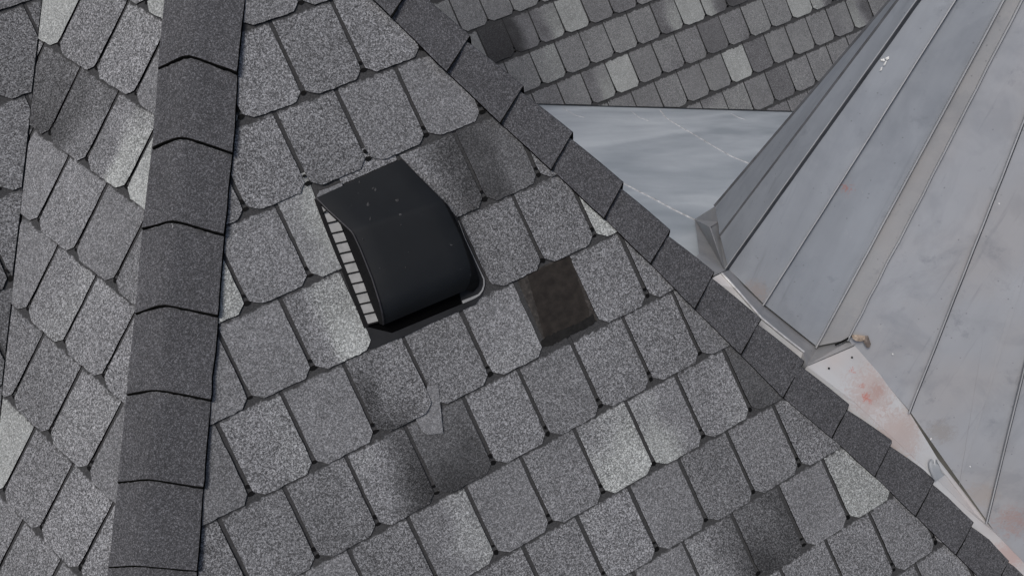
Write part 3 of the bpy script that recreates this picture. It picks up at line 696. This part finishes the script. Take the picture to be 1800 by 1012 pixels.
# lighter bead that paints a highlight along the left hood edge
bm = bmesh.new(); rod(bm, [V(*r[0], r[2] - .003) for r in rows], 0.005, 0.003, M.n); finish('hood_edge_highlight', bm, simple('edge_highlight', (0.020, 0.019, 0.023), 0.5, .1, 30, spec=.4), hood)
# flange
bm = bmesh.new(); flat(bm, [(552, 350), (706, 282), (804, 381), (853, 497), (849, 516), (836, 535), (758, 568), (716, 589), (650, 614), (651, 600), (640, 578)], 0.0075, 0.003, 0, sub=0.35)
finish('flange', bm, simple('flange_black', (0.0105, 0.011, 0.0125), 0.6, 0.25, 30, spec=.25), vent)
# front: black sheet painting the shade under the lip and in the opening
bm = bmesh.new(); slab(bm, [[V(640, 573, .0082), V(689, 585, .0082), V(812, 534, .0082), V(808, 516, .0082)], [V(660, 566, .012), V(690, 560, .02), V(800, 516, .02), V(812, 512, .012)]], M.n, 0.0005, mi=(0, 0))
finish('front_shade', bm, simple('shade_black', (0.0022, 0.0022, 0.0024), 0.9, 0.1, 20, spec=0.02), vent)
# barred side
LIT = simple('mesh_backing', (0.27, 0.27, 0.265), 0.8, 0.15, 45)
left = [((560.5, 358), .012), ((645, 571), .012)]; 
def lerp(a, b, t): return (a[0] + (b[0] - a[0]) * t, a[1] + (b[1] - a[1]) * t)
def lp(t, dx=0, h=.012): x, y = lerp((560.5, 358), (645, 571), t); return V(x + dx, y, h)
def rp(y0, h=.028):
    knots = [(561, 358), (574, 371), (592, 388), (598, 394), (666, 565.5)]
    for a, b in zip(knots[:-1], knots[1:]):
        if y0 <= b[1] + .01: t = (y0 - a[1]) / (b[1] - a[1]); return V(*lerp(a, b, t), h)
    return V(*knots[-1], h)
gr = bpy.data.objects.new('side_grille', None)
bm = bmesh.new(); A, B = [], []
for i in range(41):
    t = i / 40; yl = 358 + 213 * t; yr = 358 + 207.5 * t
    A.append(lp(t, 0, .011)); B.append(rp(yr, .026 if t > .14 else .011 + .015 * t / .14))
slab(bm, [list(x) for x in zip(A, B)], M.n, 0.001, mi=(0, 0)); grille = finish('side_grille', bm, LIT, vent)
ys = [375.5 + i * 17.75 for i in range(12)]
for y in ys[:-1] + [571]:
    t = (y - 358) / 213; bm = bmesh.new()
    yr = min(y - 4.5, 565.5)
    rod(bm, [lp(t, -1, .0115), rp(yr - 0.3, .0275)], 0.0052, 0.002, M.n); finish('grille_bar', bm, BLK, grille)
bm = bmesh.new(); slab(bm, [[V(552, 350, .009), V(563, 356, .0135)], [V(570, 398, .009), V(579, 400, .0135)], [V(599, 470, .009), V(608, 473, .0135)], [V(640, 577, .009), V(648, 573, .0135)]], M.n, .004, mi=(0, 0)); finish('grille_rail', bm, BLK, grille)
# pale torn line of sealant round the right corner of the flange
bm = bmesh.new()
P = [(806, 388, .8), (818, 420, .9), (832, 450, 1.2), (843, 474, 1.6), (850.5, 490, 2.2), (851, 500, 2.4), (848, 510, 2.6), (842, 518, 3.2), (832, 523, 4.6), (813, 531, 5.2)]
Lp, Rp = [], []
for i, (x, y, w) in enumerate(P):
    a, b = P[max(i - 1, 0)], P[min(i + 1, len(P) - 1)]; dx, dy = b[0] - a[0], b[1] - a[1]; q = math.hypot(dx, dy)
    Lp.append(V(x - dy / q * w / 2, y + dx / q * w / 2, .0105)); Rp.append(V(x + dy / q * w / 2, y - dx / q * w / 2, .0105))
slab(bm, [list(x) for x in zip(Lp, Rp)], M.n, .002, mi=(0, 0)); finish('sealant_line', bm, simple('pale_sealant', (0.25, 0.25, 0.25), .7, .15, 60), vent, label='pale line along the right corner of the flange')
# dirt specks on the hood
SPK = simple('dust_speck', (0.055, 0.055, 0.056), .9, .3, 60)
rs = random.Random(2)
for (x, y, a, b) in ((660, 334, 2, 4), (656, 331, 3, 2), (647, 360, 2.5, 5), (698, 352, 4, 3), (704, 377, 3, 3), (651, 385, 2, 4), (632, 320, 2, 3), (705, 395, 1.5, 1.5), (793, 431, 3, 1.5), (743, 370, 1, 1), (638, 420, 1.3, 1.3), (713, 470, 1, 2), (668, 471, 1, 2), (718, 443, 1, 1)):
    bm = bmesh.new(); c = []
    # find height of hood top under the pixel by marching the rows
    best = None
    for (r0, r1) in zip(rows[:-1], rows[1:]):
        for t in np.linspace(0, 1, 9):
            la, lb = lerp(r0[0], r1[0], t), lerp(r0[1], r1[1], t); s_ = (x - la[0]) / (lb[0] - la[0]); yy = la[1] + (lb[1] - la[1]) * s_
            dd = abs(yy - y)
            if best is None or dd < best[0]: best = (dd, r0[2] + (r1[2] - r0[2]) * t)
    h = best[1] + 0.0012
    V_ = [bm.verts.new(W(V(x + a * math.cos(q) * rs.uniform(.5, 1.1), y + b * math.sin(q) * rs.uniform(.5, 1.1), h))) for q in [i / 9 * 2 * math.pi for i in range(9)]]
    top = bm.verts.new(W(V(x, y, h + .002)))
    for i in range(9): bm.faces.new((V_[i], V_[(i + 1) % 9], top))
    finish('dust_speck', bm, SPK, hood)

# ---------------------------------------------------------------- loose shingle scrap
bm = bmesh.new()
sp_ = [(751, 678, .0125), (770, 675.5, .0135), (775, 720, .0125), (779, 760.5, .0125), (752, 764, .0115), (743, 758.5, .0115), (733, 742, .0105), (728, 728, .0095), (745, 716, .0095), (748, 695, .011)]
t = [bm.verts.new(W(M.hit(x, y, h))) for x, y, h in sp_]; b = [bm.verts.new(v.co - Vector(RW @ M.n) * .0035) for v in t]
bm.faces.new(t)
for i in range(len(t)):
    j = (i + 1) % len(t); f = bm.faces.new((t[i], b[i], b[j], t[j])); f.material_index = 1
o = finish('shingle_scrap', bm, [SCRAPM, EDGE]); tag(o, 'small loose grey shingle scrap tucked under a tab below the black vent', 'shingle scrap')

# ---------------------------------------------------------------- ground far below
bm = bmesh.new(); s_ = 120
bm.faces.new([bm.verts.new(p) for p in ((-s_, -s_, 0), (s_, -s_, 0), (s_, s_, 0), (-s_, s_, 0))])
o = finish('ground', bm, simple('ground_dirt', (0.10, 0.095, 0.08), .95, .3, 2)); tag(o, kind='structure')
